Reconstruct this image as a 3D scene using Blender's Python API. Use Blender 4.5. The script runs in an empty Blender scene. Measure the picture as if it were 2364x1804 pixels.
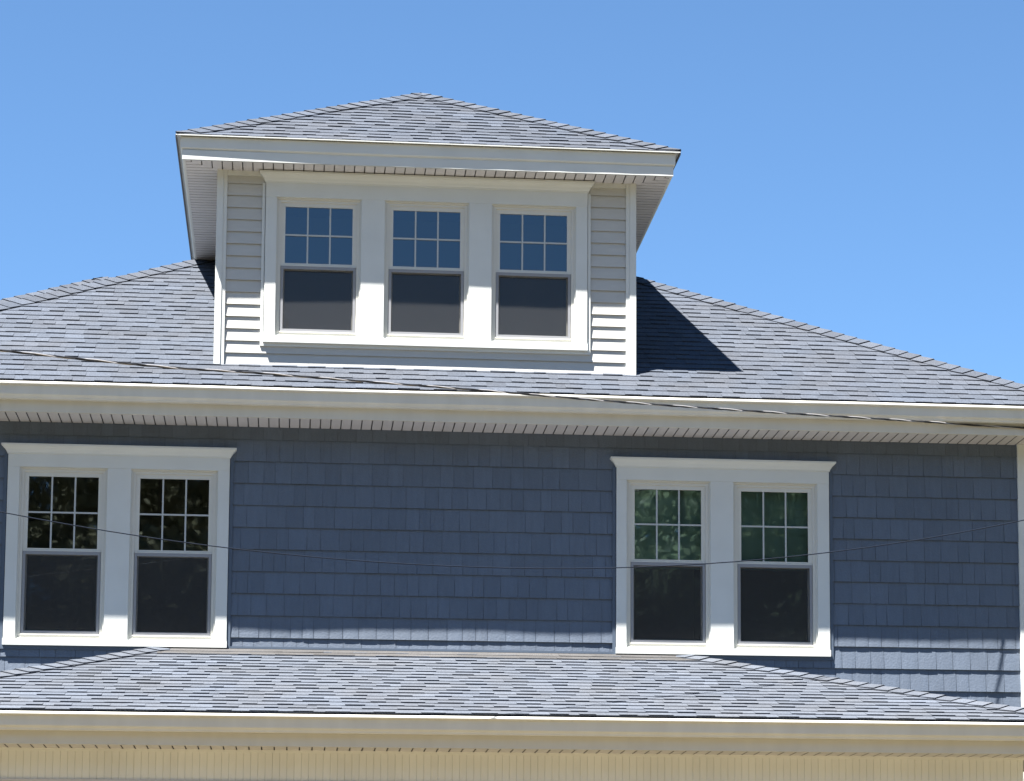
import bpy, math, random
from mathutils import Vector, Matrix
random.seed(7)
scene = bpy.context.scene
R = math.radians

# ---------------------------------------------------------------- camera
CAM = Vector((2.3243, -24.193, 1.6))
yaw, pit, rol = R(7.136), R(7.904), R(-0.01)
F = Vector((math.sin(yaw)*math.cos(pit), math.cos(yaw)*math.cos(pit), math.sin(pit)))
Rt = Vector((math.cos(yaw), -math.sin(yaw), 0))
Up = Rt.cross(F)
cd = bpy.data.cameras.new('camera')
cam = bpy.data.objects.new('camera', cd)
scene.collection.objects.link(cam)
m = Matrix((Rt, Up, -F)).transposed().to_4x4()
m.translation = CAM
cam.matrix_world = m
cd.sensor_width = 36
cd.sensor_fit = 'HORIZONTAL'
cd.lens = 6770.7/2364*36
cd.shift_x = -330.6/2364
cd.shift_y = 461.2/2364
cd.clip_start = 0.1
cd.clip_end = 3000
scene.camera = cam

# ---------------------------------------------------------------- light
SUN_TO = Vector((-0.3400, -0.2800, 1.0)).normalized()      # towards the sun
w = bpy.data.worlds.new("World")
scene.world = w
w.use_nodes = True
nt = w.node_tree
nt.nodes.clear()
sky = nt.nodes.new('ShaderNodeTexSky')
sky.sky_type = 'NISHITA'
sky.sun_disc = False
sky.sun_elevation = math.asin(SUN_TO.z)
sky.sun_rotation = math.atan2(SUN_TO.x, SUN_TO.y)
sky.altitude = 1500
sky.air_density = 0.8
sky.dust_density = 0.0
sky.ozone_density = 7.0
bg = nt.nodes.new('ShaderNodeBackground')
bg.inputs[1].default_value = 0.05
wo = nt.nodes.new('ShaderNodeOutputWorld')
tint = nt.nodes.new('ShaderNodeVectorMath'); tint.operation = 'MULTIPLY'
tint.inputs[1].default_value = (0.93, 1.03, 0.985)      # clear air, a touch more cyan
nt.links.new(sky.outputs[0], tint.inputs[0])
nt.links.new(tint.outputs[0], bg.inputs[0])
nt.links.new(bg.outputs[0], wo.inputs[0])
sl = bpy.data.lights.new('sun', 'SUN')
sl.energy = 5.0
sl.angle = R(0.53)
sl.color = (1.0, 0.965, 0.91)
so = bpy.data.objects.new('sun', sl)
scene.collection.objects.link(so)
so.rotation_euler = SUN_TO.to_track_quat('Z', 'Y').to_euler()
so.location = (-20, -20, 40)
scene.view_settings.view_transform = 'Standard'
scene.view_settings.look = 'None'
scene.view_settings.exposure = 2.2
scene.view_settings.gamma = 1.0

# ---------------------------------------------------------------- helpers
def link(o):
    scene.collection.objects.link(o)
    return o

def tag(o, label=None, cat=None, group=None, kind=None):
    if label: o['label'] = label
    if cat: o['category'] = cat
    if group: o['group'] = group
    if kind: o['kind'] = kind
    return o

def empty(name, loc=(0, 0, 0)):
    o = bpy.data.objects.new(name, None)
    o.location = loc
    return link(o)

class MB:
    def __init__(s):
        s.v = []; s.f = []; s.t = []
    def face(s, pts, tone=1.0):
        n = len(s.v)
        s.v += [tuple(p) for p in pts]
        s.f.append(tuple(range(n, n+len(pts))))
        s.t.append(tone)
    def box(s, x0, x1, y0, y1, z0, z1, tone=1.0, skip=''):
        p = [(x, y, z) for x in (x0, x1) for y in (y0, y1) for z in (z0, z1)]
        q = {'l': (0, 1, 3, 2), 'r': (4, 6, 7, 5), 'f': (0, 4, 5, 1), 'k': (2, 3, 7, 6), 'b': (0, 2, 6, 4), 't': (1, 5, 7, 3)}
        for k, a in q.items():
            if k not in skip:
                s.face([p[i] for i in a], tone)
    def tube(s, pts, r, n=6, tone=1.0, caps=True):
        rings = []
        P = [Vector(p) for p in pts]
        for i, p in enumerate(P):
            d = (P[min(i+1, len(P)-1)] - P[max(i-1, 0)]).normalized()
            a = d.cross(Vector((0, 0, 1)))
            if a.length < 1e-3: a = Vector((1, 0, 0))
            a.normalize(); b = d.cross(a)
            rr = r[i] if isinstance(r, (list, tuple)) else r
            rings.append([p + (a*math.cos(2*math.pi*k/n) + b*math.sin(2*math.pi*k/n))*rr for k in range(n)])
        base = len(s.v)
        for g in rings: s.v += [tuple(q) for q in g]
        for i in range(len(rings)-1):
            for k in range(n):
                a = base+i*n+k; b = base+i*n+(k+1) % n
                s.f.append((a, b, b+n, a+n)); s.t.append(tone)
        if caps:
            s.f.append(tuple(base+k for k in range(n))); s.t.append(tone)
            s.f.append(tuple(base+(len(rings)-1)*n+k for k in range(n))); s.t.append(tone)
    def build(s, name, mat, parent=None, smooth=False, fix=True):
        me = bpy.data.meshes.new(name)
        org = Vector((0, 0, 0))
        if parent is not None:
            q = parent
            while q is not None:
                org = org + q.location; q = q.parent
        me.from_pydata([tuple(Vector(p)-org) for p in s.v], [], s.f)
        at = me.attributes.new('tone', 'FLOAT', 'FACE')
        at.data.foreach_set('value', s.t)
        me.materials.append(mat)
        me.update()
        if smooth:
            me.polygons.foreach_set('use_smooth', [True]*len(me.polygons))
        o = link(bpy.data.objects.new(name, me))
        if parent is not None: o.parent = parent
        return o

def sweep(mb, prof, x0, x1, y0, y1, open_back=True, tone=1.0, caps=True, wob=None):
    """mitred sweep of profile [(outward, z)] round a rectangle; open_back leaves out the y1 side"""
    def P(c, o):
        return {'fl': (x0-o, y0-o), 'fr': (x1+o, y0-o), 'bl': (x0-o, y1+(0 if open_back else o)), 'br': (x1+o, y1+(0 if open_back else o))}[c]
    segs = [('bl', 'fl'), ('fl', 'fr'), ('fr', 'br')]
    if not open_back: segs.append(('br', 'bl'))
    for a, b in segs:
        for i in range(len(prof)-1):
            (o1, z1), (o2, z2) = prof[i], prof[i+1]
            if wob and a == 'fl':
                n = 80
                A1, B1, A2, B2 = P(a, o1), P(b, o1), P(a, o2), P(b, o2)
                for k in range(n):
                    pts = []
                    for (A_, B_, zz, t) in ((A1, B1, z1, k/n), (A1, B1, z1, (k+1)/n), (A2, B2, z2, (k+1)/n), (A2, B2, z2, k/n)):
                        px_, py_ = A_[0]+(B_[0]-A_[0])*t, A_[1]+(B_[1]-A_[1])*t
                        dy_, dz_ = wob(px_, t)
                        pts.append((px_, py_+dy_, zz+dz_))
                    mb.face(pts, tone)
                continue
            mb.face([(*P(a, o1), z1), (*P(b, o1), z1), (*P(b, o2), z2), (*P(a, o2), z2)], tone)
    if open_back and caps:
        for c in ('bl', 'br'):
            mb.face([(*P(c, o), z) for o, z in prof], tone)

def clip(poly, a, b, c):
    """keep part of 2D polygon with a*x+b*y<=c"""
    out = []
    n = len(poly)
    for i in range(n):
        p, q = poly[i], poly[(i+1) % n]
        dp = a*p[0]+b*p[1]-c; dq = a*q[0]+b*q[1]-c
        if dp <= 0: out.append(p)
        if dp*dq < 0:
            t = dp/(dp-dq)
            out.append((p[0]+(q[0]-p[0])*t, p[1]+(q[1]-p[1])*t))
    return out

def clip_convex(rect, poly):
    """clip rect polygon by convex CCW poly"""
    n = len(poly)
    for i in range(n):
        x0, y0 = poly[i]; x1, y1 = poly[(i+1) % n]
        a, b = (y1-y0), -(x1-x0)
        rect = clip(rect, a, b, a*x0+b*y0)
        if len(rect) < 3: return []
    return rect

def minus(r, h):
    x0, x1, z0, z1 = r; a0, a1, b0, b1 = h
    if a1 <= x0 or a0 >= x1 or b1 <= z0 or b0 >= z1: return [r]
    o = []
    if a0 > x0: o.append((x0, a0, z0, z1))
    if a1 < x1: o.append((a1, x1, z0, z1))
    m0, m1 = max(x0, a0), min(x1, a1)
    if b0 > z0: o.append((m0, m1, z0, b0))
    if b1 < z1: o.append((m0, m1, b1, z1))
    return o

def minus_all(r, holes):
    rs = [r]
    for h in holes:
        rs = [q for x in rs for q in minus(x, h)]
    return [q for q in rs if q[1]-q[0] > 1e-4 and q[3]-q[2] > 1e-4]

# ---------------------------------------------------------------- materials
def mat(name, col, rough=0.6, spec=0.3, tone=0.0, noise=0.0, nscale=8.0, ncol=None, bump=0.0, bscale=200.0, detail=4, stretch=None, speck=0.0, sscale=300.0):
    m = bpy.data.materials.new(name); m.use_nodes = True
    t = m.node_tree; N = t.nodes; L = t.links
    b = N['Principled BSDF']
    b.inputs['Roughness'].default_value = rough
    b.inputs['Specular IOR Level'].default_value = spec
    rgb = N.new('ShaderNodeRGB'); rgb.outputs[0].default_value = (*col, 1)
    cur = rgb.outputs[0]
    tc = N.new('ShaderNodeTexCoord')
    src = tc.outputs['Object']
    if stretch:
        mp = N.new('ShaderNodeMapping'); mp.inputs['Scale'].default_value = stretch
        L.new(src, mp.inputs[0]); src = mp.outputs[0]
    if noise:
        n = N.new('ShaderNodeTexNoise'); n.inputs['Scale'].default_value = nscale; n.inputs['Detail'].default_value = detail
        L.new(src, n.inputs['Vector'])
        mr = N.new('ShaderNodeMapRange'); mr.inputs[1].default_value = 0.3; mr.inputs[2].default_value = 0.7
        L.new(n.outputs[0], mr.inputs[0])
        mx = N.new('ShaderNodeMix'); mx.data_type = 'RGBA'
        c2 = ncol if ncol else tuple(c*(1-noise) for c in col)
        mx.inputs[7].default_value = (*c2, 1)
        L.new(cur, mx.inputs[6]); L.new(mr.outputs[0], mx.inputs[0])
        cur = mx.outputs[2]
    if speck:
        n = N.new('ShaderNodeTexNoise'); n.inputs['Scale'].default_value = sscale; n.inputs['Detail'].default_value = 2
        L.new(tc.outputs['Object'], n.inputs['Vector'])
        mr = N.new('ShaderNodeMapRange'); mr.inputs[1].default_value = 0.3; mr.inputs[2].default_value = 0.7
        mr.inputs[3].default_value = 1-speck; mr.inputs[4].default_value = 1+speck
        L.new(n.outputs[0], mr.inputs[0])
        h = N.new('ShaderNodeVectorMath'); h.operation = 'SCALE'
        L.new(cur, h.inputs[0]); L.new(mr.outputs[0], h.inputs['Scale']); cur = h.outputs[0]
    if tone:
        at = N.new('ShaderNodeAttribute'); at.attribute_name = 'tone'
        h = N.new('ShaderNodeVectorMath'); h.operation = 'SCALE'
        L.new(cur, h.inputs[0]); L.new(at.outputs['Fac'], h.inputs['Scale']); cur = h.outputs[0]
    L.new(cur, b.inputs['Base Color'])
    if bump:
        n = N.new('ShaderNodeTexNoise'); n.inputs['Scale'].default_value = bscale; n.inputs['Detail'].default_value = 3
        L.new(tc.outputs['Object'], n.inputs['Vector'])
        bp = N.new('ShaderNodeBump'); bp.inputs['Strength'].default_value = bump; bp.inputs['Distance'].default_value = 0.01
        L.new(n.outputs[0], bp.inputs['Height']); L.new(bp.outputs[0], b.inputs['Normal'])
    return m

M = {}
M['trim'] = mat('white_trim', (0.595, 0.61, 0.59), 0.5, 0.3, noise=0.07, nscale=3, bump=0.02, bscale=40)
M['vinyl'] = mat('white_vinyl', (0.59, 0.58, 0.53), 0.35, 0.4, noise=0.05, nscale=5)
M['dsiding'] = mat('white_siding', (0.47, 0.465, 0.44), 0.5, 0.3, tone=1, noise=0.06, nscale=6, stretch=(1, 1, 4))
M['gutter'] = mat('white_aluminium', (0.61, 0.60, 0.55), 0.42, 0.4, noise=0.09, nscale=2.5, stretch=(3, 1, 0.6), bump=0.03, bscale=5)
M['fascia'] = mat('cream_aluminium', (0.57, 0.55, 0.49), 0.5, 0.3, noise=0.07, nscale=3, stretch=(3, 1, 0.6))
M['soffit'] = mat('white_soffit', (0.56, 0.54, 0.54), 0.55, 0.3, tone=1, noise=0.05, nscale=4)
M['groove'] = mat('soffit_groove', (0.10, 0.09, 0.09), 0.8, 0.1)
M['frieze'] = mat('cream_beadboard', (0.74, 0.735, 0.68), 0.55, 0.3, tone=1, noise=0.08, nscale=3, stretch=(1, 1, 0.6))
M['shake'] = mat('blue_grey_shake', (0.080, 0.105, 0.147), 0.6, 0.8, tone=1, noise=0.12, nscale=9, stretch=(3, 1, 0.5), bump=0.2, bscale=60, speck=0.06, sscale=120)
M['bluetrim'] = mat('blue_grey_channel', (0.078, 0.102, 0.14), 0.5, 0.3, noise=0.05)
M['shingle_lit'] = mat('grey_asphalt_shingle_lit', (0.088, 0.101, 0.125), 0.9, 0.1, tone=1, noise=0.16, nscale=2.2, ncol=(0.086, 0.093, 0.107), bump=0.5, bscale=160, speck=0.3, sscale=110)  # same shingle as main roof; porch slope's brighter light put into its colour
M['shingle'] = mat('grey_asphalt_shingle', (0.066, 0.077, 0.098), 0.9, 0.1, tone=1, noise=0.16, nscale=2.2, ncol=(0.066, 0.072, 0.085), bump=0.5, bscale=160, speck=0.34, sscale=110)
M['dusty'] = mat('dusty_brown_shingle', (0.082, 0.080, 0.080), 0.9, 0.1, tone=1, noise=0.2, nscale=3, bump=0.4, bscale=160, speck=0.3, sscale=110)
M['deck'] = mat('roof_underlay', (0.03, 0.03, 0.035), 0.9, 0.1)
M['metal'] = mat('dark_drip_edge', (0.05, 0.05, 0.055), 0.5, 0.4)
M['screen'] = None
M['black'] = mat('black_insulation', (0.025, 0.025, 0.028), 0.5, 0.4)
M['bare'] = mat('bare_aluminium', (0.32, 0.31, 0.31), 0.5, 0.5)
M['bare'].node_tree.nodes['Principled BSDF'].inputs['Metallic'].default_value = 0.0
M['wire'] = mat('dark_wire', (0.012, 0.016, 0.026), 0.8, 0.05)
M['room'] = mat('dark_room', (0.15, 0.155, 0.14), 0.9, 0.05)
M['seal'] = mat('grey_seal', (0.25, 0.25, 0.25), 0.7, 0.1)
M['ground'] = mat('dry_lawn', (0.085, 0.066, 0.032), 0.95, 0.05, noise=0.5, nscale=0.6, ncol=(0.045, 0.048, 0.018))
M['asphalt'] = mat('asphalt', (0.06, 0.06, 0.06), 0.9, 0.1, noise=0.2, nscale=1.5)
M['concrete'] = mat('concrete', (0.17, 0.14, 0.095), 0.9, 0.1, noise=0.2, nscale=1.5)
M['leaf'] = mat('leaf_green', (0.22, 0.29, 0.21), 0.6, 0.2, tone=1)
for _k in ('leaf',):
    _t = M[_k].node_tree; _o = _t.nodes['Material Output']; _p = _t.nodes['Principled BSDF']
    _tr = _t.nodes.new('ShaderNodeBsdfTranslucent'); _tr.inputs[0].default_value = (0.27, 0.36, 0.24, 1)
    _mx = _t.nodes.new('ShaderNodeMixShader'); _mx.inputs[0].default_value = 0.45
    _t.links.new(_p.outputs[0], _mx.inputs[1]); _t.links.new(_tr.outputs[0], _mx.inputs[2]); _t.links.new(_mx.outputs[0], _o.inputs[0])
M['bark'] = mat('bark', (0.10, 0.08, 0.06), 0.9, 0.1, noise=0.4, nscale=6)

def glass_mat():
    m = bpy.data.materials.new('window_glass'); m.use_nodes = True
    t = m.node_tree; N = t.nodes; L = t.links; N.clear()
    o = N.new('ShaderNodeOutputMaterial'); mx = N.new('ShaderNodeMixShader')
    fr = N.new('ShaderNodeFresnel'); fr.inputs[0].default_value = 2.05
    tr = N.new('ShaderNodeBsdfTransparent'); tr.inputs[0].default_value = (0.72, 0.75, 0.74, 1)
    gl = N.new('ShaderNodeBsdfGlossy'); gl.inputs['Roughness'].default_value = 0.015
    gl.inputs[0].default_value = (0.82, 0.94, 1, 1)
    tc = N.new('ShaderNodeTexCoord'); n = N.new('ShaderNodeTexNoise'); n.inputs['Scale'].default_value = 3.5
    bp = N.new('ShaderNodeBump'); bp.inputs['Strength'].default_value = 0.05; bp.inputs['Distance'].default_value = 0.004
    L.new(tc.outputs['Object'], n.inputs['Vector']); L.new(n.outputs[0], bp.inputs['Height']); L.new(bp.outputs[0], gl.inputs['Normal'])
    L.new(fr.outputs[0], mx.inputs[0]); L.new(tr.outputs[0], mx.inputs[1]); L.new(gl.outputs[0], mx.inputs[2])
    L.new(mx.outputs[0], o.inputs[0])
    return m
def screen_mat():
    m = bpy.data.materials.new('insect_screen'); m.use_nodes = True
    t = m.node_tree; N = t.nodes; L = t.links; N.clear()
    o = N.new('ShaderNodeOutputMaterial'); mx = N.new('ShaderNodeMixShader'); mx.inputs[0].default_value = 0.55
    tr = N.new('ShaderNodeBsdfTransparent'); d = N.new('ShaderNodeBsdfDiffuse'); d.inputs[0].default_value = (0.054, 0.055, 0.056, 1)
    L.new(tr.outputs[0], mx.inputs[1]); L.new(d.outputs[0], mx.inputs[2]); L.new(mx.outputs[0], o.inputs[0])
    return m
M['glass'] = glass_mat()
M['screen'] = screen_mat()

# ---------------------------------------------------------------- ground
def sheet(name, x0, x1, y0, y1, z, mt):
    b = MB(); b.face([(x0, y0, z), (x1, y0, z), (x1, y1, z), (x0, y1, z)])
    return tag(b.build(name, mt), kind='structure')
sheet('ground', -1500, 1500, -1500, 1500, 0.0, M['ground'])
sheet('road', -400, 400, -27, -19, 0.004, M['asphalt'])
bk = MB(); bk.box(-400, 400, -18.8, -17.2, 0.0, 0.12)
tag(bk.build('sidewalk', M['concrete']), kind='structure')
bk = MB(); bk.box(-4, 11.5, -17.2, -3.4, 0.0, 0.06)
tag(bk.build('front_yard_paving', M['concrete']), kind='structure')

# ================================================================ HOUSE
house = empty('house', (3.4, 0, 0))
tag(house, 'blue-grey shake-sided house with grey hip roofs, white trim and a three-window hipped dormer', 'house')

HX0, HX1, HY0, HY1 = -1.80, 8.57, 0.0, 12.0
S1 = 0.534

# ---- shingles -------------------------------------------------------------
def shingles(mb, O, U, V, Nn, poly, e=0.143, seed=1, thick=1.0, brown_top=None, reseed=True):
    rnd = random.Random(seed)
    O, U, V, Nn = Vector(O), Vector(U).normalized(), Vector(V).normalized(), Vector(Nn).normalized()
    vmin = min(p[1] for p in poly); vmax = max(p[1] for p in poly)
    umin = min(p[0] for p in poly); umax = max(p[0] for p in poly)
    def P(u, v, h): return O+U*u+V*v+Nn*h
    mb.face([P(u, v, -0.004) for u, v in poly], 0.35)
    k = 0
    v0 = vmin
    while v0 < vmax:
        v1 = v0+e
        u = umin-rnd.random()*0.3
        high = rnd.random() < 0.5
        wph = rnd.random()*6
        panel = rnd.choice([0.97, 1.0, 1.03])
        pu = u
        while u < umax:
            wd = rnd.uniform(0.10, 0.21) if high else rnd.uniform(0.07, 0.20)
            if u-pu > 0.95:
                panel = rnd.choice([0.96, 1.0, 1.04]); pu = u
            dv = 0.004*math.sin(u*2.1+wph)+0.0025*math.sin(u*5.3+wph*2)
            a, b = v0+dv+rnd.uniform(-.0015, .0015), v1+dv+0.012
            pr = [(u, a), (u+wd, a), (u+wd, b), (u, b)]
            q = clip_convex(pr, poly)
            if len(q) >= 3:
                t = (0.0105+rnd.uniform(-.001, .0025)) if high else (0.0060+rnd.uniform(-.0015, .0015))
                t *= thick
                r_ = rnd.random()
                tone = (rnd.uniform(0.99, 1.09) if high else rnd.uniform(0.94, 1.05))
                if r_ < 0.12: tone *= 0.92
                if r_ > 0.92: tone *= 1.10
                tone *= panel
                hh = lambda v: t*(1-(v-a)/(b-a)) + 0.0006
                top = [P(x, y, hh(y)) for x, y in q]
                mb.face(top, tone)
                n = len(q)
                for i in range(n):
                    p1, p2 = q[i], q[(i+1) % n]
                    if abs(p1[1]-b) < 1e-5 and abs(p2[1]-b) < 1e-5: continue
                    mb.face([P(*p1, hh(p1[1])), P(*p1, -0.004), P(*p2, -0.004), P(*p2, hh(p2[1]))], tone*0.7)  # butt faces darkened: their shade is put into the tone
            u += wd
            high = not high
        v0 = v1; k += 1

def hip_cap(mb, A, B, d1, d2, n1, n2, seed=1, width=0.145, e=0.145, start=0.0, thick=1.0, lift=0.011, clipw=True):
    """folded cap shingles from A (low) to B (high); d1,d2 down-slope sideways unit vectors, n1,n2 face normals"""
    rnd = random.Random(seed)
    A, B = Vector(A), Vector(B); D = (B-A); Ln = D.length; D.normalize()
    d1, d2, n1, n2 = [Vector(q).normalized() for q in (d1, d2, n1, n2)]
    nc = (n1+n2).normalized()
    s = start
    while s < Ln:
        e2 = min(s+e+0.05, Ln+0.02)
        tl = (0.013+rnd.uniform(0, .004))*thick; th = 0.003
        wj = width+rnd.uniform(-.006, .006); tone = rnd.uniform(0.85, 1.12); sk = rnd.uniform(-.008, .008)
        a = A+D*s; b = A+D*e2
        wl = min(wj, s*1.05+.004) if clipw else wj
        wh = min(wj, e2*1.05+.004) if clipw else wj
        lo = [a+d1*wl+D*sk+n1*(tl+lift*.5), a+nc*(tl+lift), a+d2*wl-D*sk+n2*(tl+lift*.5)]
        hi = [b+d1*wh+n1*(th+lift*.5), b+nc*(th+lift), b+d2*wh+n2*(th+lift*.5)]
        mb.face([lo[0], lo[1], hi[1], hi[0]], tone); mb.face([lo[1], lo[2], hi[2], hi[1]], tone)
        dn = -0.022
        g = [lo[0]+n1*dn, lo[1]+nc*dn, lo[2]+n2*dn]
        gh = [hi[0]+n1*dn, hi[1]+nc*dn, hi[2]+n2*dn]
        mb.face([lo[0], g[0], g[1], lo[1]], tone*.5); mb.face([lo[1], g[1], g[2], lo[2]], tone*.5)
        mb.face([lo[0], hi[0], gh[0], g[0]], tone*.5); mb.face([lo[2], g[2], gh[2], hi[2]], tone*.5)
        s += e

def hip_roof(name, x0, x1, y0, y1, z, s, parent, seed=1, axis='x', e=0.143, back=True, faces='flrb', capname='hip_cap'):
    """rectangular hip roof with slope s; eave rectangle x0..x1,y0..y1 at height z"""
    wx, wy = x1-x0, y1-y0
    run = min(wx, wy)/2
    c = math.sqrt(1+s*s)
    mb = MB()
    L_ = run*c
    if wx <= wy:
        apF = Vector(((x0+x1)/2, y0+run, z+s*run)); apB = Vector(((x0+x1)/2, y1-run, z+s*run))
        pf = [(0, 0), (wx, 0), (wx/2, L_)]
        ps = [(0, 0), (wy, 0), (wy-run, L_), (run, L_)]
        hips = {'fl': ((x0, y0, z), apF), 'fr': ((x1, y0, z), apF), 'bl': ((x0, y1, z), apB), 'br': ((x1, y1, z), apB)}
    else:
        apF = Vector((x0+run, (y0+y1)/2, z+s*run)); apB = Vector((x1-run, (y0+y1)/2, z+s*run))
        pf = [(0, 0), (wx, 0), (wx-run, L_), (run, L_)]
        ps = [(0, 0), (wy, 0), (wy/2, L_)]
        hips = {'fl': ((x0, y0, z), apF), 'fr': ((x1, y0, z), apB), 'bl': ((x0, y1, z), apF), 'br': ((x1, y1, z), apB)}
    nrm = {'f': Vector((0, -s, 1)), 'b': Vector((0, s, 1)), 'l': Vector((-s, 0, 1)), 'r': Vector((s, 0, 1))}
    dn = {'f': Vector((0, -1, -s)), 'b': Vector((0, 1, -s)), 'l': Vector((-1, 0, -s)), 'r': Vector((1, 0, -s))}
    if 'f' in faces: shingles(mb, (x0, y0, z), (1, 0, 0), (0, 1, s), nrm['f'], pf, e, seed)
    if 'r' in faces: shingles(mb, (x1, y0, z), (0, 1, 0), (-1, 0, s), nrm['r'], ps, e, seed+1)
    if 'l' in faces: shingles(mb, (x0, y1, z), (0, -1, 0), (1, 0, s), nrm['l'], ps, e, seed+2)
    if 'b' in faces: shingles(mb, (x1, y1, z), (-1, 0, 0), (0, -1, s), nrm['b'], pf, e, seed+3)
    roof = mb.build(name, M['shingle'], parent)
    i = 0
    for k, (A, B) in hips.items():
        if k[0] == 'b' and 'b' not in faces: continue
        D = (Vector(B)-Vector(A)).normalized()
        def side(n, ref):
            q = D.cross(n.normalized()).normalized()
            return q if q.dot(ref) > 0 else -q
        n1, n2 = nrm[k[0]], nrm[k[1]]
        cb = MB()
        hip_cap(cb, A, B, side(n1, dn[k[0]]), side(n2, dn[k[1]]), n1, n2, seed*10+i)
        cb.build(capname, M['shingle'], roof); i += 1
    if (apB-apF).length > 0.05:
        a, b = (('l', 'r') if wx <= wy else ('f', 'b'))
        cb = MB()
        D = (apF-apB).normalized()
        hip_cap(cb, apB, apF, dn[a], dn[b], nrm[a], nrm[b], seed*10+9, clipw=False)
        cb.build('ridge_cap', M['shingle'], roof)
    return roof, apF

# ---- main roof
EZ = 6.544
RX0, RX1, RY0, RY1 = HX0-0.487, HX1+0.487, -0.487, HY1+0.487
main_roof, ap = hip_roof('main_roof', RX0, RX1, RY0, RY1, EZ, S1, house, seed=3)

# gutter / fascia / soffit rings
def gutter_profile(zt, back):
    # (outward from wall plane, z); lip at zt; back = fascia face offset
    z0 = zt-0.132
    return [(back, z0+.002), (back+.070, z0), (back+.074, z0+.004), (back+.076, z0+.012), (back+.080, z0+.020), (back+.088, z0+.027),
            (back+.094, z0+.032), (back+.0955, z0+.040), (back+.099, z0+.108), (back+.1235, z0+.1105), (back+.1265, z0+.115), (back+.1265, z0+.121),
            (back+.123, z0+.129), (back+.115, z0+.134), (back+.102, z0+.132), (back+.102, z0+.122), (back+.090, z0+.056), (back+.066, z0+.008), (back+.004, z0+.008), (back+.004, z0+.12)]
b = MB()
def sag(x, t):
    e = min(1, t*12, (1-t)*12)
    return (e*(.006*math.exp(-((x-3.2)/2.6)**2)+.0028*math.sin(x*2.6)+.0018*math.sin(x*5.9+1)), e*(.0015*math.sin(x*1.9)))
sweep(b, gutter_profile(6.524, 0.4225), HX0, HX1, HY0, HY1, open_back=False, wob=sag)
gut = b.build('roof_gutter', M['gutter'], house)
for xs in (-.35, 5.33):
    b = MB()
    gp = gutter_profile(6.524, 0.4225)[0:15]
    for i in range(len(gp)-1):
        (o1, z1), (o2, z2) = gp[i], gp[i+1]
        dy1, dz1 = sag(xs, .4)
        b.face([(xs, -o1-.0012+dy1, z1+dz1), (xs+.010, -o1-.0012+dy1, z1+dz1), (xs+.010, -o2-.0012+dy1, z2+dz1), (xs, -o2-.0012+dy1, z2+dz1)])
    b.build('gutter_seam', M['gutter'], gut)
b = MB()
sweep(b, [(0.30, 6.535), (0.420, 6.525), (0.420, 6.2985), (0.412, 6.2965), (0.398, 6.2965), (0.398, 6.3035)], HX0, HX1, HY0, HY1, open_back=False)
b.build('roof_fascia', M['fascia'], house)
b = MB()
sweep(b, [(0.505, 6.5405), (0.49, 6.535), (0.40, 6.545)], HX0, HX1, HY0, HY1, open_back=False)
b.build('drip_edge', M['metal'], house)

def soffit(name, x0, x1, y0, y1, o, z, parent, pitch=0.0847, sides='flr', gw=0.0095, gd=0.014, phase=0.0):
    """ring soffit with mitred corners; planks run away from the wall"""
    sb = MB(); gb = MB()
    def lay(poly, horiz):
        lo = min(p[horiz] for p in poly); hi = max(p[horiz] for p in poly)
        k = lo-phase
        while k < hi:
            for a, b2, rec in ((k, k+pitch-gw, 0), (k+pitch-gw, k+pitch, gd)):
                q = clip(poly, *((1, 0) if horiz == 0 else (0, 1)), b2)
                q = clip(q, *((-1, 0) if horiz == 0 else (0, -1)), -a) if len(q) > 2 else []
                if len(q) > 2:
                    if rec:
                        sb.face([(*p, z+rec) for p in q], .22)  # groove backs darkened: shade of the recess put into the tone
                        for i in range(len(q)):
                            pass
                    else:
                        tn = random.uniform(.97, 1.03)
                        sb.face([(*p, z) for p in q], tn)
                        for i in range(len(q)):
                            p1, p2 = q[i], q[(i+1) % len(q)]
                            sb.face([(*p1, z), (*p2, z), (*p2, z+gd), (*p1, z+gd)], .35)  # groove sides carry the recess shade in their tone too
            k += pitch
    if 'f' in sides: lay([(x0-o, y0-o), (x1+o, y0-o), (x1, y0), (x0, y0)], 0)
    if 'l' in sides: lay([(x0-o, y1+o), (x0-o, y0-o), (x0, y0), (x0, y1)], 1)
    if 'r' in sides: lay([(x1+o, y0-o), (x1+o, y1+o), (x1, y1), (x1, y0)], 1)
    if 'b' in sides: lay([(x0-o, y1+o), (x0, y1), (x1, y1), (x1+o, y1+o)], 0)
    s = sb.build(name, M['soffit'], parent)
    return s
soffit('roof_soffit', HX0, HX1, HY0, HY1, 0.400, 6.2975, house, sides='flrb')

# ---- windows layout
LO = (4.4961, 5.9163)       # opening z range
openings = [(0.0955, 0.8055), (0.9971, 1.7064), (5.1071, 5.8188), (6.0142, 6.7334)]
holes = [(a-.02, b+.02, LO[0]-.02, LO[1]+.02) for a, b in openings]

# wall backing
wb = MB()
for r in minus_all((HX0, HX1, 0.0, 6.36), holes):
    x0, x1, z0, z1 = r
    wb.face([(x0, .004, z0), (x1, .004, z0), (x1, .004, z1), (x0, .004, z1)], 0.8)
wb.face([(HX0, .004, 0), (HX0, .004, 6.36), (HX0, HY1, 6.36), (HX0, HY1, 0)], 1)
wb.face([(HX1, .004, 0), (HX1, HY1, 0), (HX1, HY1, 6.36), (HX1, .004, 6.36)], 1)
wb.face([(HX0, HY1, 0), (HX0, HY1, 6.36), (HX1, HY1, 6.36), (HX1, HY1, 0)], 1)
wall = wb.build('wall', M['shake'], house)

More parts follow.
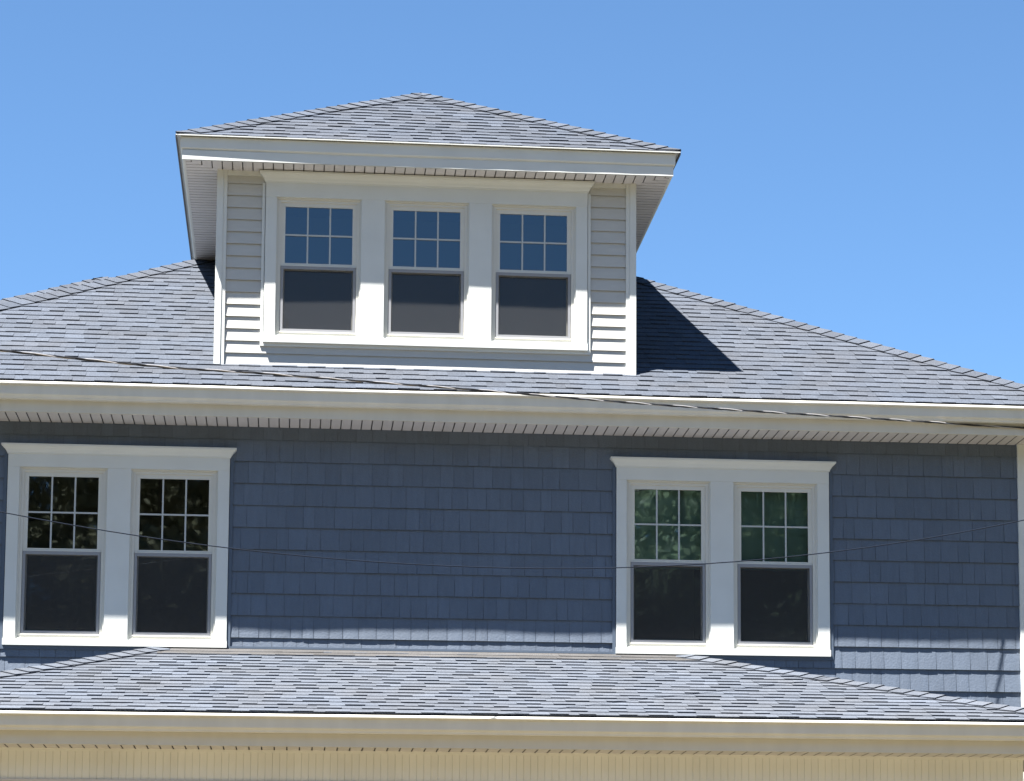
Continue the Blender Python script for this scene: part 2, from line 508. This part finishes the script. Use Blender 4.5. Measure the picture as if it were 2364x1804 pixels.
# shake siding courses (front)
sk = MB()
rnd = random.Random(11)
EX = 0.1842
z = 4.5323-EX*23
course = 0
while z < 6.36:
    zt = min(z+EX, 6.297)
    if zt-z < .02: break
    x = HX0+.02-rnd.random()*.1
    cph = rnd.random()*6
    while x < HX1-.02:
        wd = rnd.choice([.095, .11, .13, .145, .155, .16])+rnd.uniform(-.005, .005)
        gap = 0.0045
        d = 0.0135+0.0022*math.sin(x*3.1+cph)+rnd.uniform(-.0012, .0012)
        db = d+rnd.uniform(-.0010, .0010)
        tone = rnd.uniform(.90, 1.08)
        a, b2 = max(x+gap/2, HX0), min(x+wd-gap/2, HX1)
        if z > 2.8 or course % 1 == 0:
            for (x0, x1, z0, z1) in minus_all((a, b2, z, zt), holes):
                def Y(xx, zz):
                    f = (zt-zz)/EX
                    dd = d+(db-d)*((xx-a)/max(b2-a, 1e-3))
                    bow = 0.0016*math.sin(math.pi*min(1, max(0, (xx-a)/max(b2-a, 1e-3))))
                    return -(0.0015+(dd+bow)*f)
                n = 3
                for i in range(n):
                    xa = x0+(x1-x0)*i/n; xb = x0+(x1-x0)*(i+1)/n
                    sk.face([(xa, Y(xa, z0), z0), (xb, Y(xb, z0), z0), (xb, Y(xb, z1), z1), (xa, Y(xa, z1), z1)], tone)
                    ya_, yb_ = Y(xa, z0), Y(xb, z0); lz = z0+.005; lt = .0025
                    sk.face([(xa, ya_, z0), (xa, ya_+lt, z0), (xb, yb_+lt, z0), (xb, yb_, z0)], tone)
                    sk.face([(xa, ya_+lt, z0), (xa, ya_+lt, lz), (xb, yb_+lt, lz), (xb, yb_+lt, z0)], tone)
                    sk.face([(xa, ya_+lt, lz), (xa, .004, lz), (xb, .004, lz), (xb, yb_+lt, lz)], tone)
                for xa in (x0, x1):
                    sk.face([(xa, Y(xa, z0), z0), (xa, Y(xa, z1), z1), (xa, .004, z1), (xa, .004, z0)], tone*.8)
        # thin webs in the keyways
        for (x0, x1, z0, z1) in minus_all((b2, x+wd+gap/2, z, zt), holes):
            yb = lambda zz: -(0.0008+(d-.004)*(zt-zz)/EX)
            sk.face([(x0, yb(z0), z0), (x1, yb(z0), z0), (x1, yb(z1), z1), (x0, yb(z1), z1)], tone*.8)
            sk.face([(x0, yb(z0), z0), (x0, .004, z0), (x1, .004, z0), (x1, yb(z0), z0)], tone*.7)
        x += wd
    z += EX; course += 1
sk.build('shake_siding', M['shake'], house)

# corner boards of main wall
for (xa, xb) in ((8.478, 8.60), (HX0-.03, HX0+.092)):
    b = MB(); b.box(xa, xb, -.032, .12, 0.0, 6.2965)
    b.build('corner_board', M['trim'], house)

# ---- window building
def ring(b, x0, x1, z0, z1, wl, wr, wb_, wt, y0, y1):
    b.box(x0, x0+wl, y0, y1, z0, z1)
    b.box(x1-wr, x1, y0, y1, z0, z1)
    b.box(x0+wl, x1-wr, y0, y1, z0, z0+wb_)
    b.box(x0+wl, x1-wr, y0, y1, z1-wt, z1)

def bevel(o, wdt=0.003):
    md = o.modifiers.new('bevel', 'BEVEL'); md.width = wdt; md.segments = 1; md.limit_method = 'ANGLE'

def double_hung(x0, x1, z0, z1, yf, label, shade=0):
    """one double hung window in an opening; yf = y of casing front"""
    e = empty('window', ((x0+x1)/2, yf, z0)); e.parent = house
    e.location = Vector(((x0+x1)/2, yf, z0)) - house.location
    e['label'] = label
    H = z1-z0
    # outer frame, stepping back towards the sash
    b = MB()
    y = yf+.018
    ring(b, x0, x1, z0, z1, .013, .013, .012, .012, y, y+.10)
    y2 = y+.014
    ring(b, x0+.013, x1-.013, z0+.012, z1-.012, .024, .024, .022, .022, y2, y2+.09)
    o = b.build('frame', M['vinyl'], e); bevel(o, .0025)
    fx0, fx1, fz0, fz1 = x0+.037, x1-.037, z0+.034, z1-.034
    zm = z0+H*0.517
    # upper sash (outer)
    ys = y2+.012
    b = MB(); ring(b, fx0, fx1, zm-.004, fz1, .036, .036, .022, .036, ys, ys+.03)
    o = b.build('upper_sash', M['vinyl'], e); bevel(o, .002)
    gx0, gx1, gz0, gz1 = fx0+.036, fx1-.036, zm+.018, fz1-.036
    b = MB(); b.face([(gx0, ys+.012, gz0), (gx1, ys+.012, gz0), (gx1, ys+.012, gz1), (gx0, ys+.012, gz1)])
    b.build('glass_pane', M['glass'], e)
    # grille between the glass: 3 x 2
    b = MB()
    gw = .0135; ga, gb_ = ys+.010, ys+.006
    zc = (gz0+gz1)/2
    w3 = (gx1-gx0)/3
    b.box(gx0, gx1, ys+.002, ys+.009, zc-gw/2, zc+gw/2)
    for k in (1, 2):
        for (za, zb) in ((gz0, zc-gw/2), (zc+gw/2, gz1)):
            b.box(gx0+w3*k-gw/2, gx0+w3*k+gw/2, ys+.002, ys+.009, za, zb)
    b.build('grille', M['grille'], e)
    # lower sash (behind the screen)
    yl = ys+.032
    b = MB(); ring(b, fx0, fx1, fz0, zm-.006, .036, .036, .045, .03, yl, yl+.03)
    b.build('lower_sash', M['vinyl'], e)
    b = MB(); b.face([(fx0+.036, yl+.012, fz0+.045), (fx1-.036, yl+.012, fz0+.045), (fx1-.036, yl+.012, zm-.036), (fx0+.036, yl+.012, zm-.036)])
    b.build('glass_pane', M['glass'], e)
    # insect screen with grey frame
    yc = y2+.004
    b = MB(); ring(b, fx0+.004, fx1-.004, fz0+.012, zm-.008, .022, .022, .022, .026, yc, yc+.012)
    so_ = b.build('screen_frame', M['screenframe'], e); bevel(so_, .002)
    b = MB(); b.face([(fx0+.02, yc+.006, fz0+.03), (fx1-.02, yc+.006, fz0+.03), (fx1-.02, yc+.006, zm-.03), (fx0+.02, yc+.006, zm-.03)])
    b.build('insect_screen', M['screen'], e)
    # sill nosing of the frame
    b = MB(); b.box(x0+.037, x1-.037, y2-.006, y2+.006, z0+.0345, z0+.045)
    b.build('frame_nosing', M['vinyl'], e)
    if shade:
        b = MB(); b.box(x0+.03, x1-.03, yf+.176, yf+.180, z0+H*shade, z1-.02)
        b.build('roller_shade', M['rollershade'], e)
    # meeting rail lip
    b = MB(); b.box(fx0+.002, fx1-.002, ys-.006, ys-.0005, zm-.007, zm+.003)
    b.build('meeting_rail', M['vinyl'], e)
    # dark room behind
    b = MB(); b.box(x0-.2, x1+.2, yf+.17, yf+1.0, z0-.1, z1+.1, skip='f')
    b.face([(x0-.2, yf+.17, z0-.1), (x0, yf+.17, z0-.1), (x0, yf+.17, z1+.1), (x0-.2, yf+.17, z1+.1)])
    b.face([(x1, yf+.17, z0-.1), (x1+.2, yf+.17, z0-.1), (x1+.2, yf+.17, z1+.1), (x1, yf+.17, z1+.1)])
    b.build('room_behind', M['room'], e)
    # reveal between casing face and frame
    b = MB()
    for (a0, a1, c0, c1) in ((x0-.019, x0-.0005, z0-.019, z1+.019), (x1+.0005, x1+.019, z0-.019, z1+.019)):
        b.box(a0, a1, yf+.02, yf+.17, c0, c1)
    b.box(x0-.0005, x1+.0005, yf+.02, yf+.17, z1+.0005, z1+.019)
    b.box(x0-.0005, x1+.0005, yf+.02, yf+.17, z0-.019, z0-.0005)
    b.build('jamb_liner', M['vinyl'], e)
    return e
M['rollershade'] = mat('teal_roller_shade', (0.34, 0.52, 0.49), 0.8, 0.1)
M['grille'] = mat('grille_white', (0.42, 0.44, 0.44), 0.5, 0.2)
M['screenframe'] = mat('screen_frame_grey', (0.25, 0.255, 0.27), 0.45, 0.3)

def casing(ops, xo0, xo1, zs, zc, zcap, yf, yw, label, apron=True):
    """flat casings with mullions, crown head and sill round a row of openings"""
    e = empty('window_casing'); e.parent = house
    e.location = Vector((xo0, yf, zs))-house.location
    e['label'] = label
    zb, zt = ops[0][2], ops[0][3]
    b = MB()
    xs = [xo0]+[v for o in ops for v in (o[0], o[1])]+[xo1]
    o = None
    for i in range(0, len(xs), 2):
        b = MB(); b.box(xs[i], xs[i+1], yf, yw, zb, zt)
        o = b.build('side_casing' if i in (0, len(xs)-2) else 'mullion', M['trim'], e); bevel(o, .003)
    b = MB(); b.box(xo0, xo1, yf-.0025, yw, zt+.0006, zc)
    o = b.build('head_casing', M['trim'], e); bevel(o, .003)
    b = MB(); b.box(xo0-.004, xo1+.004, yf-.016, yw, zs, zb-.0006)
    o = b.build('sill', M['trim'], e); bevel(o, .004)
    # crown head with returns
    h = zcap-zc
    pr = [(0.0, zc-.012), (.008, zc-.012), (.010, zc), (.016, zc+h*.12), (.022, zc+h*.3), (.033, zc+h*.5), (.044, zc+h*.64), (.048, zc+h*.76), (.054, zc+h*.79), (.054, zc+h), (-.02, zc+h+.004)]
    b = MB(); sweep(b, pr, xo0, xo1, yf-.0026, yw, open_back=True)
    b.build('crown_head', M['trim'], e)
    return e

L3 = [(a, b_, LO[0], LO[1]) for a, b_ in openings]
casing(L3[:2], 0.0, 1.80, 4.4418, 6.0355, 6.1012, -.032, .02, 'white casing with crown round the pair of windows at the left')
casing(L3[2:], 5.0214, 6.8346, 4.4418, 6.0355, 6.1012, -.032, .02, 'white casing with crown round the pair of windows at the right')
for (a, b_), lb in zip(openings, ('far left window of the blue wall, dark glass', 'second window from the left in the blue wall, branches reflected in the upper sash',
        'third window from the left in the blue wall, green leaves reflected in the upper sash', 'far right window of the blue wall, teal upper sash')):
    double_hung(a, b_, LO[0], LO[1], -.032, lb, .49 if ('teal' in lb or 'green leaves' in lb) else 0)  # the roller shade in the third window is added for a greenish haze

# J channels round the casings (blue) and along the porch roof
def jch(x0, x1, z0, z1):
    b = MB(); b.box(x0, x1, -.021, .003, z0, z1)
    b.build('trim_channel', M['bluetrim'], house)
for xo0, xo1 in ((0.0, 1.80), (5.0214, 6.8346)):
    jch(xo0-.031, xo0-.005, 4.4105, 6.03); jch(xo1+.005, xo1+.031, 4.4105, 6.03)
    jch(xo0-.005, xo1+.005, 4.4105, 4.4405)
jch(1.832, 4.990, 4.4395, 4.4575)

# ================================================================ DORMER
DY = 0.0684
DX0, DX1 = 1.6489, 5.19
DEZ = 8.700
dov = 0.3361
DYB = 5.6
dops_x = [(2.1472, 2.8571), (3.0533, 3.7668), (3.9592, 4.677)]
DOZ = (7.0865, 8.2794)
dholes = [(a-.02, b_+.02, DOZ[0]-.02, DOZ[1]+.02) for a, b_ in dops_x]
hw = (DX1-DX0)/2+dov
DYe = DY-.02
dr, dap = hip_roof('dormer_roof', DX0-dov, DX1+dov, DYe-dov, DY-dov+2*hw+2.2, DEZ, 0.513, house, seed=21)
# walls
b = MB()
for r in minus_all((DX0+.02, DX1-.02, 6.6, 8.52), dholes):
    x0, x1, z0, z1 = r
    b.face([(x0, DY+.004, z0), (x1, DY+.004, z0), (x1, DY+.004, z1), (x0, DY+.004, z1)])
for xx in (DX0+.02, DX1-.02):
    b.face([(xx, DY+.004, 6.6), (xx, DYB, 6.6), (xx, DYB, 8.52), (xx, DY+.004, 8.52)])
b.build('dormer_wall', M['dsiding'], house)
# lap siding front + sides
b = MB()
DE = 0.1040
z = 6.833-DE*0
zlist = []
z = 6.8335
while z < 8.51:
    zt = min(z+DE, 8.515)
    for (x0, x1, z0, z1) in minus_all((DX0+.05, DX1-.05, z, zt), dholes):
        Y = lambda zz: DY-(0.0015+.0135*(zt-zz)/DE)
        tn = random.uniform(.985, 1.015)
        nseg = max(1, int((x1-x0)/.35))
        for i in range(nseg):
            xa = x0+(x1-x0)*i/nseg; xb = x0+(x1-x0)*(i+1)/nseg
            wv = lambda xx: .0009*math.sin(xx*2.3+z*40)
            b.face([(xa, Y(z0)+wv(xa), z0), (xb, Y(z0)+wv(xb), z0), (xb, Y(z1), z1), (xa, Y(z1), z1)], tn)
            ya_, yb_ = Y(z0)+wv(xa), Y(z0)+wv(xb); lz = z0+.007; lt = .0022
            b.face([(xa, ya_, z0), (xa, ya_+lt, z0), (xb, yb_+lt, z0), (xb, yb_, z0)], tn)
            b.face([(xa, ya_+lt, z0), (xa, ya_+lt, lz), (xb, yb_+lt, lz), (xb, yb_+lt, z0)], tn)
            b.face([(xa, ya_+lt, lz), (xa, DY+.004, lz), (xb, DY+.004, lz), (xb, yb_+lt, lz)], tn)
    for sx, xx in ((-1, DX0), (1, DX1)):
        b.face([(xx+sx*.010, DY+.06, z), (xx+sx*.010, DYB, z), (xx-sx*.003, DYB, zt), (xx-sx*.003, DY+.06, zt)])
        b.face([(xx+sx*.010, DY+.06, z), (xx-sx*.01, DY+.06, z), (xx-sx*.01, DYB, z), (xx+sx*.010, DYB, z)])
    z += DE
b.build('dormer_siding', M['dsiding'], house)
b = MB(); b.box(DX0+.08, DX1-.08, DY-.016, DY+.0035, 6.812, 6.8325)
b.build('starter_strip', M['dsiding'], house)
for sx, xx in ((1, DX0), (-1, DX1)):
    b = MB()
    # two-step vinyl corner post
    x_a, x_b = xx-sx*.004, xx+sx*.050
    b.box(min(x_a, x_b), max(x_a, x_b), DY-.034, DY+.075, 6.775 if sx > 0 else 6.775, 8.503)
    x_c = xx+sx*.082
    b.box(min(x_b+sx*.0005, x_c), max(x_b+sx*.0005, x_c), DY-.026, DY+.003, 6.79, 8.503)
    o = b.build('corner_board', M['trim'], house); bevel(o, .003)
# dormer windows
D3 = [(a, b_, DOZ[0], DOZ[1]) for a, b_ in dops_x]
casing(D3, 2.0542, 4.7748, 7.0275, 8.4146, 8.492, DY-.042, DY+.02, 'white casing with crown round the three dormer windows')
for (a, b_), lb in zip(dops_x, ('left window of the dormer', 'middle window of the dormer', 'right window of the dormer')):
    double_hung(a, b_, DOZ[0], DOZ[1], DY-.042, lb)
for (x0, x1, z0, z1) in ((2.0542-.029, 2.0542-.005, 6.9995, 8.40), (4.7748+.005, 4.7748+.029, 6.9995, 8.40), (2.0492, 4.7798, 6.9995, 7.0268)):
    b = MB(); b.box(x0, x1, DY-.027, DY+.003, z0, z1)
    b.build('trim_channel', M['trim'], house)
# fascia (two steps), soffit, drip edge
b = MB()
sweep(b, [(.20, 8.695), (.304, 8.690), (.304, 8.600), (.300, 8.592), (.289, 8.588), (.2855, 8.580), (.2855, 8.5035), (.277, 8.500), (.262, 8.500), (.262, 8.512)], DX0, DX1, DYe, DY-dov*2+2*hw+2.2+dov, open_back=False)
b.build('dormer_fascia', M['trim'], house)
b = MB()
sweep(b, [(.20, 8.700), (.334, 8.6965), (.342, 8.692), (.342, 8.700), (.30, 8.706)], DX0, DX1, DYe, DY-dov*2+2*hw+2.2+dov, open_back=False)
b.build('drip_edge', M['trim'], house)
for sx, xx in ((-1, DX0-.3345), (1, DX1+.3345)):
    b = MB(); xa, xb = sorted((xx, xx+sx*.011)); b.box(xa, xb, DYe-.338, DY-dov*2+2*hw+2.2+dov*2, 8.676, 8.7005)
    b.build('roof_edge', M['metal'], house)
b = MB(); b.box(DX0+.083, DX1-.083, DYe, DY+.003, 8.462, 8.5012)
b.build('siding_top_trim', M['trim'], house)
b = MB()
def foff(t):
    return .2975-.0105*min(1, t/.30) if t < .3 else .2870+.0038*min(1, (t-.3)/.6)+.0006*math.sin(t*60)
N_ = 60; fx0_, fx1_ = DX0-.288, DX1+.288
for i in range(N_):
    ta, tb = i/N_, (i+1)/N_
    xa, xb = fx0_+(fx1_-fx0_)*ta, fx0_+(fx1_-fx0_)*tb
    ya, yb = DYe-foff(ta), DYe-foff(tb)
    b.face([(xa, ya, 8.500), (xb, yb, 8.500), (xb, yb, 8.579), (xa, ya, 8.579)])
    b.face([(xa, ya, 8.500), (xa, DYe-.27, 8.500), (xb, DYe-.27, 8.500), (xb, yb, 8.500)])
    b.face([(xa, ya, 8.579), (xb, yb, 8.579), (xb, DYe-.28, 8.581), (xa, DYe-.28, 8.581)])
for xx, t_ in ((fx0_, 0), (fx1_, 1)):
    b.face([(xx, DYe-foff(t_), 8.5), (xx, DYe-foff(t_), 8.579), (xx, DYe-.27, 8.579), (xx, DYe-.27, 8.5)])
b.build('fascia_board', M['trim'], house)
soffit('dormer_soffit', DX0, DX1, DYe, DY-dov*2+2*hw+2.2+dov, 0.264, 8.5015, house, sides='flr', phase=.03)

# ================================================================ SIDE DORMER (only its roof shows over the left hip)
sd, sap = hip_roof('side_dormer_roof', 0.47-1.5, 4.5, 3.6-1.5, 3.6+1.5, 8.40-0.534*1.5, 0.534, house, seed=41, faces='flb')
b = MB(); b.box(-0.80, 3.4, 2.33, 4.87, 6.9, 7.60)
b.build('side_dormer_wall', M['dsiding'], house)

# ================================================================ PORCH
PO = 2.7037; PZ = 3.6477
PX0, PX1 = -1.10, 8.34
PEZ = 3.668
PTZ = 4.4330
s3 = (PTZ-PEZ)/(PO-.06)
run = PO-.06
mb = MB()
c3 = math.sqrt(1+s3*s3)
shingles(mb, (PX0, -run, PEZ), (1, 0, 0), (0, 1, s3), (0, -s3, 1), [(0, 0), (PX1-PX0, 0), (5.60-PX0, run*c3), (1.243-PX0, run*c3)], 0.137, 51)
rr_, rl_ = PX1-5.60, 1.243-PX0
sr_, sl_ = (PTZ-PEZ)/rr_, (PTZ-PEZ)/rl_
shingles(mb, (PX1, -run, PEZ), (0, 1, 0), (-1, 0, sr_), (sr_, 0, 1), [(0, 0), (run, 0), (run, rr_*math.sqrt(1+sr_**2))], 0.137, 52)
shingles(mb, (PX0, 0, PEZ), (0, -1, 0), (1, 0, sl_), (-sl_, 0, 1), [(0, 0), (run, 0), (0, rl_*math.sqrt(1+sl_**2))], 0.137, 53)
pr_ = mb.build('porch_roof', M['shingle_lit'], house)
for sx, xe, xt, ss in ((1, PX0, 1.243, sl_), (-1, PX1, 5.60, sr_)):
    A = Vector((xe, -run, PEZ)); B = Vector((xt, 0, PTZ))
    D = (B-A).normalized(); n1 = Vector((0, -s3, 1)).normalized(); n2 = Vector((-sx*ss, 0, 1)).normalized()
    def side(n, ref):
        q = D.cross(n).normalized(); return q if q.dot(ref) > 0 else -q
    cb = MB(); hip_cap(cb, A, B, side(n1, Vector((0, -1, 0))), side(n2, Vector((-sx, 0, 0))), n1, n2, 60+sx)
    cb.build('hip_cap', M['shingle_lit'], pr_)
# wavy, dusty brown top courses against the wall
b = MB()
for row, (ya, yb, lo_) in enumerate(((-.27, -.14, .011), (-.155, -.02, .012))):
    x = 1.25+row*.1-.0
    while x < 5.58-row*.05:
        wd = random.uniform(.22, .36)
        h0 = lo_+random.uniform(-.002, .004); h1 = lo_+random.uniform(-.002, .004)
        tn = random.uniform(.9, 1.08)
        b.face([(x, ya, PTZ+ya*s3+h0), (x+wd, ya, PTZ+ya*s3+h1), (x+wd, yb, PTZ+yb*s3+.008+row*.002), (x, yb, PTZ+yb*s3+.008+row*.002)], tn)
        b.face([(x, ya, PTZ+ya*s3+h0), (x+wd, ya, PTZ+ya*s3+h1), (x+wd, ya, PTZ+ya*s3-.01), (x, ya, PTZ+ya*s3-.01)], .5)
        x += wd
b.build('top_course', M['dusty'], pr_)
pw0, pw1 = PX0+.487, PX1-.487     # beam line in x
pyb = -2.225
bx = dict(x0=PX0-.0, x1=PX1+.0)
b = MB()
# offsets measured from the rectangle of the beam
BX0, BX1 = PX0+(run+pyb)*1.0, PX1-(run+pyb)*1.0
bo = run+pyb                      # eave overhang over the beam = 0.4187
sweep(b, gutter_profile(PZ, bo+.06-.1245), BX0, BX1, pyb, 0.0, open_back=True)
pgut = b.build('porch_gutter', M['gutter'], house)
# gutter seam
b = MB()
xs = 2.395
sweep(b, [(o+.0012, z_) for o, z_ in gutter_profile(PZ, bo+.06-.1245)[1:12]], 0, 0, 0, 0) if False else None
gp = gutter_profile(PZ, bo+.06-.1245)[0:12]
for i in range(len(gp)-1):
    (o1, z1), (o2, z2) = gp[i], gp[i+1]
    b.face([(xs, pyb-o1-.0012, z1), (xs+.012, pyb-o1-.0012, z1), (xs+.012, pyb-o2-.0012, z2), (xs, pyb-o2-.0012, z2)])
b.build('gutter_seam', M['gutter'], pgut)
b = MB()
fb = bo+.06-.1245-.0025
sweep(b, [(fb-.1, 3.655), (fb, 3.650), (fb, 3.4225), (fb-.006, 3.4205), (fb-.022, 3.4205), (fb-.022, 3.43)], BX0, BX1, pyb, 0.0, open_back=True)
b.build('porch_fascia', M['fascia'], house)
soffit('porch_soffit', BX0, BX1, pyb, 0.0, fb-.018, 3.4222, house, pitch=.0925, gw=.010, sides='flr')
# beaded frieze beam
b = MB()
def bead(xa, xb, y, z0, z1):
    x = xa
    while x < xb:
        p = .0535; g = .0045
        x2 = min(x+p-g, xb); x3 = min(x+p, xb); xm = min(x+p-g/2, xb)
        tn = random.uniform(.98, 1.02)
        b.face([(x, y, z0), (x2, y, z0), (x2, y, z1), (x, y, z1)], tn)
        b.face([(x2, y, z0), (xm, y+.0028, z0), (xm, y+.0028, z1), (x2, y, z1)], tn*.9)
        b.face([(xm, y+.0028, z0), (x3, y, z0), (x3, y, z1), (xm, y+.0028, z1)], tn*.9)
        x += p
bead(BX0, BX1, pyb, 3.195, 3.4225)
b.face([(BX0, pyb, 3.195), (BX1, pyb, 3.195), (BX1, pyb+.18, 3.195), (BX0, pyb+.18, 3.195)])
b.face([(BX0, pyb+.18, 3.195), (BX1, pyb+.18, 3.195), (BX1, pyb+.18, 3.42), (BX0, pyb+.18, 3.42)])
for xx, s_ in ((BX0, 1), (BX1, -1)):
    b.face([(xx, pyb, 3.195), (xx, 0, 3.195), (xx, 0, 3.4225), (xx, pyb, 3.4225)])
    b.face([(xx+s_*.18, pyb+.18, 3.195), (xx+s_*.18, 0, 3.195), (xx+s_*.18, 0, 3.4225), (xx+s_*.18, pyb+.18, 3.4225)])
    b.face([(xx, pyb+.18, 3.195), (xx+s_*.18, pyb+.18, 3.195), (xx+s_*.18, 0, 3.195), (xx, 0, 3.195)])
b.build('porch_frieze', M['frieze'], house)
b = MB(); b.box(BX0-.012, BX1+.012, pyb-.014, pyb-.0005, 3.4035, 3.4222)
b.build('frieze_top_trim', M['frieze'], house)
b = MB(); b.box(BX0-.012, BX1+.012, pyb-.012, pyb+.19, 3.178, 3.1945)
b.build('frieze_base_trim', M['soffit'], house)
b = MB(); b.box(BX0, BX1, pyb+.181, -.02, 3.30, 3.33)
b.build('porch_ceiling', M['soffit'], house)
b = MB(); b.box(BX0, BX1, pyb-.1, -.02, 0.0, .45)
b.build('porch_floor', M['concrete'], house)
for k in range(4):
    xc = BX0+.1+(BX1-BX0-.2)*k/3
    b = MB(); b.tube([(xc, pyb+.09, .45), (xc, pyb+.09, .55), (xc, pyb+.09, .56), (xc, pyb+.09, 3.1), (xc, pyb+.09, 3.178)], [.12, .12, .09, .075, .1], 16)
    b.build('porch_column', M['trim'], house)

# ================================================================ CABLES
def interp(pts, n):
    out = []
    for i in range(len(pts)-1):
        p0 = pts[max(i-1, 0)]; p1 = pts[i]; p2 = pts[i+1]; p3 = pts[min(i+2, len(pts)-1)]
        for k in range(n):
            t = k/n
            out.append(tuple(0.5*((2*p1[j])+(-p0[j]+p2[j])*t+(2*p0[j]-5*p1[j]+4*p2[j]-p3[j])*t*t+(-p0[j]+3*p1[j]-3*p2[j]+p3[j])*t**3) for j in range(3)))
    out.append(pts[-1])
    return out
TRI = [(-14.0, -13.7, 5.62), (-6.0, -8.83, 5.60), (0.399, -4.95, 5.808), (2.232, -3.838, 5.929), (3.653, -2.978, 6.036), (4.919, -2.21, 6.126), (6.176, -1.448, 6.233), (7.235, -0.807, 6.329), (7.649, -0.556, 6.366), (7.80, -0.474, 6.374), (7.93, -0.442, 6.376), (8.436, -0.438, 6.362), (8.95, -0.432, 6.358)]
cable = empty('service_cable', (8.6, -.03, 6.3))
tag(cable, 'twisted cable of black wires and one bare silver wire sagging across the roof and gutter', 'power cable')
path = interp(TRI, 60)
# arc length resample
acc = [0]
for i in range(1, len(path)): acc.append(acc[-1]+(Vector(path[i])-Vector(path[i-1])).length)
step = .02; res = []; j = 0; sdist = 0
while sdist < acc[-1]:
    while acc[j+1] < sdist: j += 1
    t = (sdist-acc[j])/(acc[j+1]-acc[j])
    res.append(Vector(path[j]).lerp(Vector(path[j+1]), t)); sdist += step
for nm, ph, rr, mt in (('insulated_wire', 0, .0044, M['black']), ('insulated_wire', 2*math.pi/3, .0044, M['black']), ('bare_wire', 4*math.pi/3, 0.0046, M['bare'])):
    pts = []
    for i, p in enumerate(res):
        d = (res[min(i+1, len(res)-1)]-res[max(i-1, 0)]).normalized()
        a = d.cross(Vector((0, 0, 1))).normalized(); b_ = d.cross(a)
        an = ph+i*step/.46*2*math.pi
        pts.append(p+(a*math.cos(an)+b_*math.sin(an))*.0047)
    b = MB(); b.tube(pts, rr, 6)
    b.build(nm, mt, cable, smooth=True)
b = MB()
pts = []
for k in range(161):
    x = -12+ (24*k/160)
    # catenary-like parabola in the plane y=-11
    pts.append((x, -11, 3.537+(.0393 if x < 3.35 else .0484)*(x-3.35)**2))
b.tube(pts, .0026, 6)
tw = b.build('telephone_wire', M['wire'], None, smooth=True)
tag(tw, 'thin dark wire sagging across the second-storey windows', 'wire')

# ================================================================ TREES ACROSS THE STREET (seen as reflections)
def tree(x, y, h, r, seed, label, mk):
    rn = random.Random(seed)
    e = empty('shade_tree', (x, y, 0))
    tag(e, label, 'tree', 'trees across the street')
    b = MB()
    b.tube([(x, y, 0), (x+.1, y, h*.2), (x-.1, y+.1, h*.45), (x, y, h*.85)], [.38, .3, .2, .04], 8)
    cl = []
    for k in range(11):
        a = rn.uniform(0, 6.28); z0 = h*rn.uniform(.22, .6); L_ = r*rn.uniform(.5, .95)
        p = Vector((x, y, z0)); q = p+Vector((math.cos(a)*L_, math.sin(a)*L_, L_*rn.uniform(.3, .9)))
        b.tube([p, p.lerp(q, .5)+Vector((0, 0, .2)), q], [.13, .08, .02], 5)
        cl.append(q)
    b.build('trunk', M['bark'], e)
    lf = MB()
    for k in range(150):
        a = rn.uniform(0, 6.28); zz = rn.uniform(.12, 1)
        rr = r*math.sqrt(max(.05, 1-((zz-.55)/.5)**2))*rn.uniform(.45, 1)
        cl.append(Vector((x+math.cos(a)*rr, y+math.sin(a)*rr, h*zz)))
    for c in cl:
        cr = rn.uniform(.6, 1.5); tn = rn.uniform(.85, 1.2)
        for _ in range(330):
            d = Vector((rn.gauss(0, 1), rn.gauss(0, 1), rn.gauss(0, .7))).normalized()*cr*rn.random()**.4
            p = c+d
            u = Vector((rn.gauss(0, 1), rn.gauss(0, 1), rn.gauss(0, 1))).normalized()*.12
            v = u.cross(Vector((rn.gauss(0, 1), rn.gauss(0, 1), rn.gauss(0, 1)))).normalized()*.08
            lf.face([p-u, p-v, p+u, p+v], tn*rn.uniform(.8, 1.2))
    lf.build('crown', M[mk], e)
M['leaf_dark'] = mat('leaf_dark', (0.14, 0.14, 0.085), 0.7, 0.1, tone=1)
for i, (x, y, h, r, mk, lb) in enumerate((
        (-8.5, -52, 18.5, 5.5, 'leaf_dark', 'tall dark tree across the street, reflected in the far left window'),
        (-1.0, -50, 18.0, 5.8, 'leaf_dark', 'dark tree with pale limbs reflected in the second window from the left'),
        (-5, -58, 18.5, 5.8, 'leaf_dark', 'dark tree behind the gap between the two dark reflected trees'),
        (2.5, -60, 18.0, 5.8, 'leaf_dark', 'dark tree behind and right of the two dark reflected trees'),
        (12.5, -51, 19.0, 5.5, 'leaf', 'bright green tree reflected in the third window of the blue wall'),
        (8.0, -57, 17.5, 5.5, 'leaf', 'green tree standing behind and left of the bright green reflected tree'),
        (16.5, -59, 18.0, 5.5, 'leaf', 'green tree standing behind the two bright green reflected trees'),
        (24.0, -62, 21.0, 6.0, 'leaf', 'tall green tree behind and right of the two bright green reflected trees'),
        (13.5, -64, 21.0, 6.0, 'leaf', 'tallest green tree, furthest back behind the bright green reflected one'),
        (20.0, -54, 19.0, 5.5, 'leaf', 'green tree reflected in the far right window of the blue wall'))):
    tree(x, y, h, r, 100+i, lb, mk)

# unseen tree copies on both sides, added to block low sky light
srcs = [o for o in scene.objects if o.name.startswith('shade_tree') and o.parent is None]
rt = random.Random(5)
k = 0
for xx in list(range(-90, -14, 9))+list(range(31, 108, 9)):
    so_ = srcs[k % len(srcs)]; k += 1
    r = so_.copy(); link(r)
    dx_, dy_ = xx+rt.uniform(-2, 2), -56+rt.uniform(-4, 4)
    r.location = (dx_, dy_, 0)
    r['label'] = 'unseen tree copy added beyond the reflected ones to block low sky light'
    for ch in so_.children:
        c = ch.copy(); link(c); c.parent = r
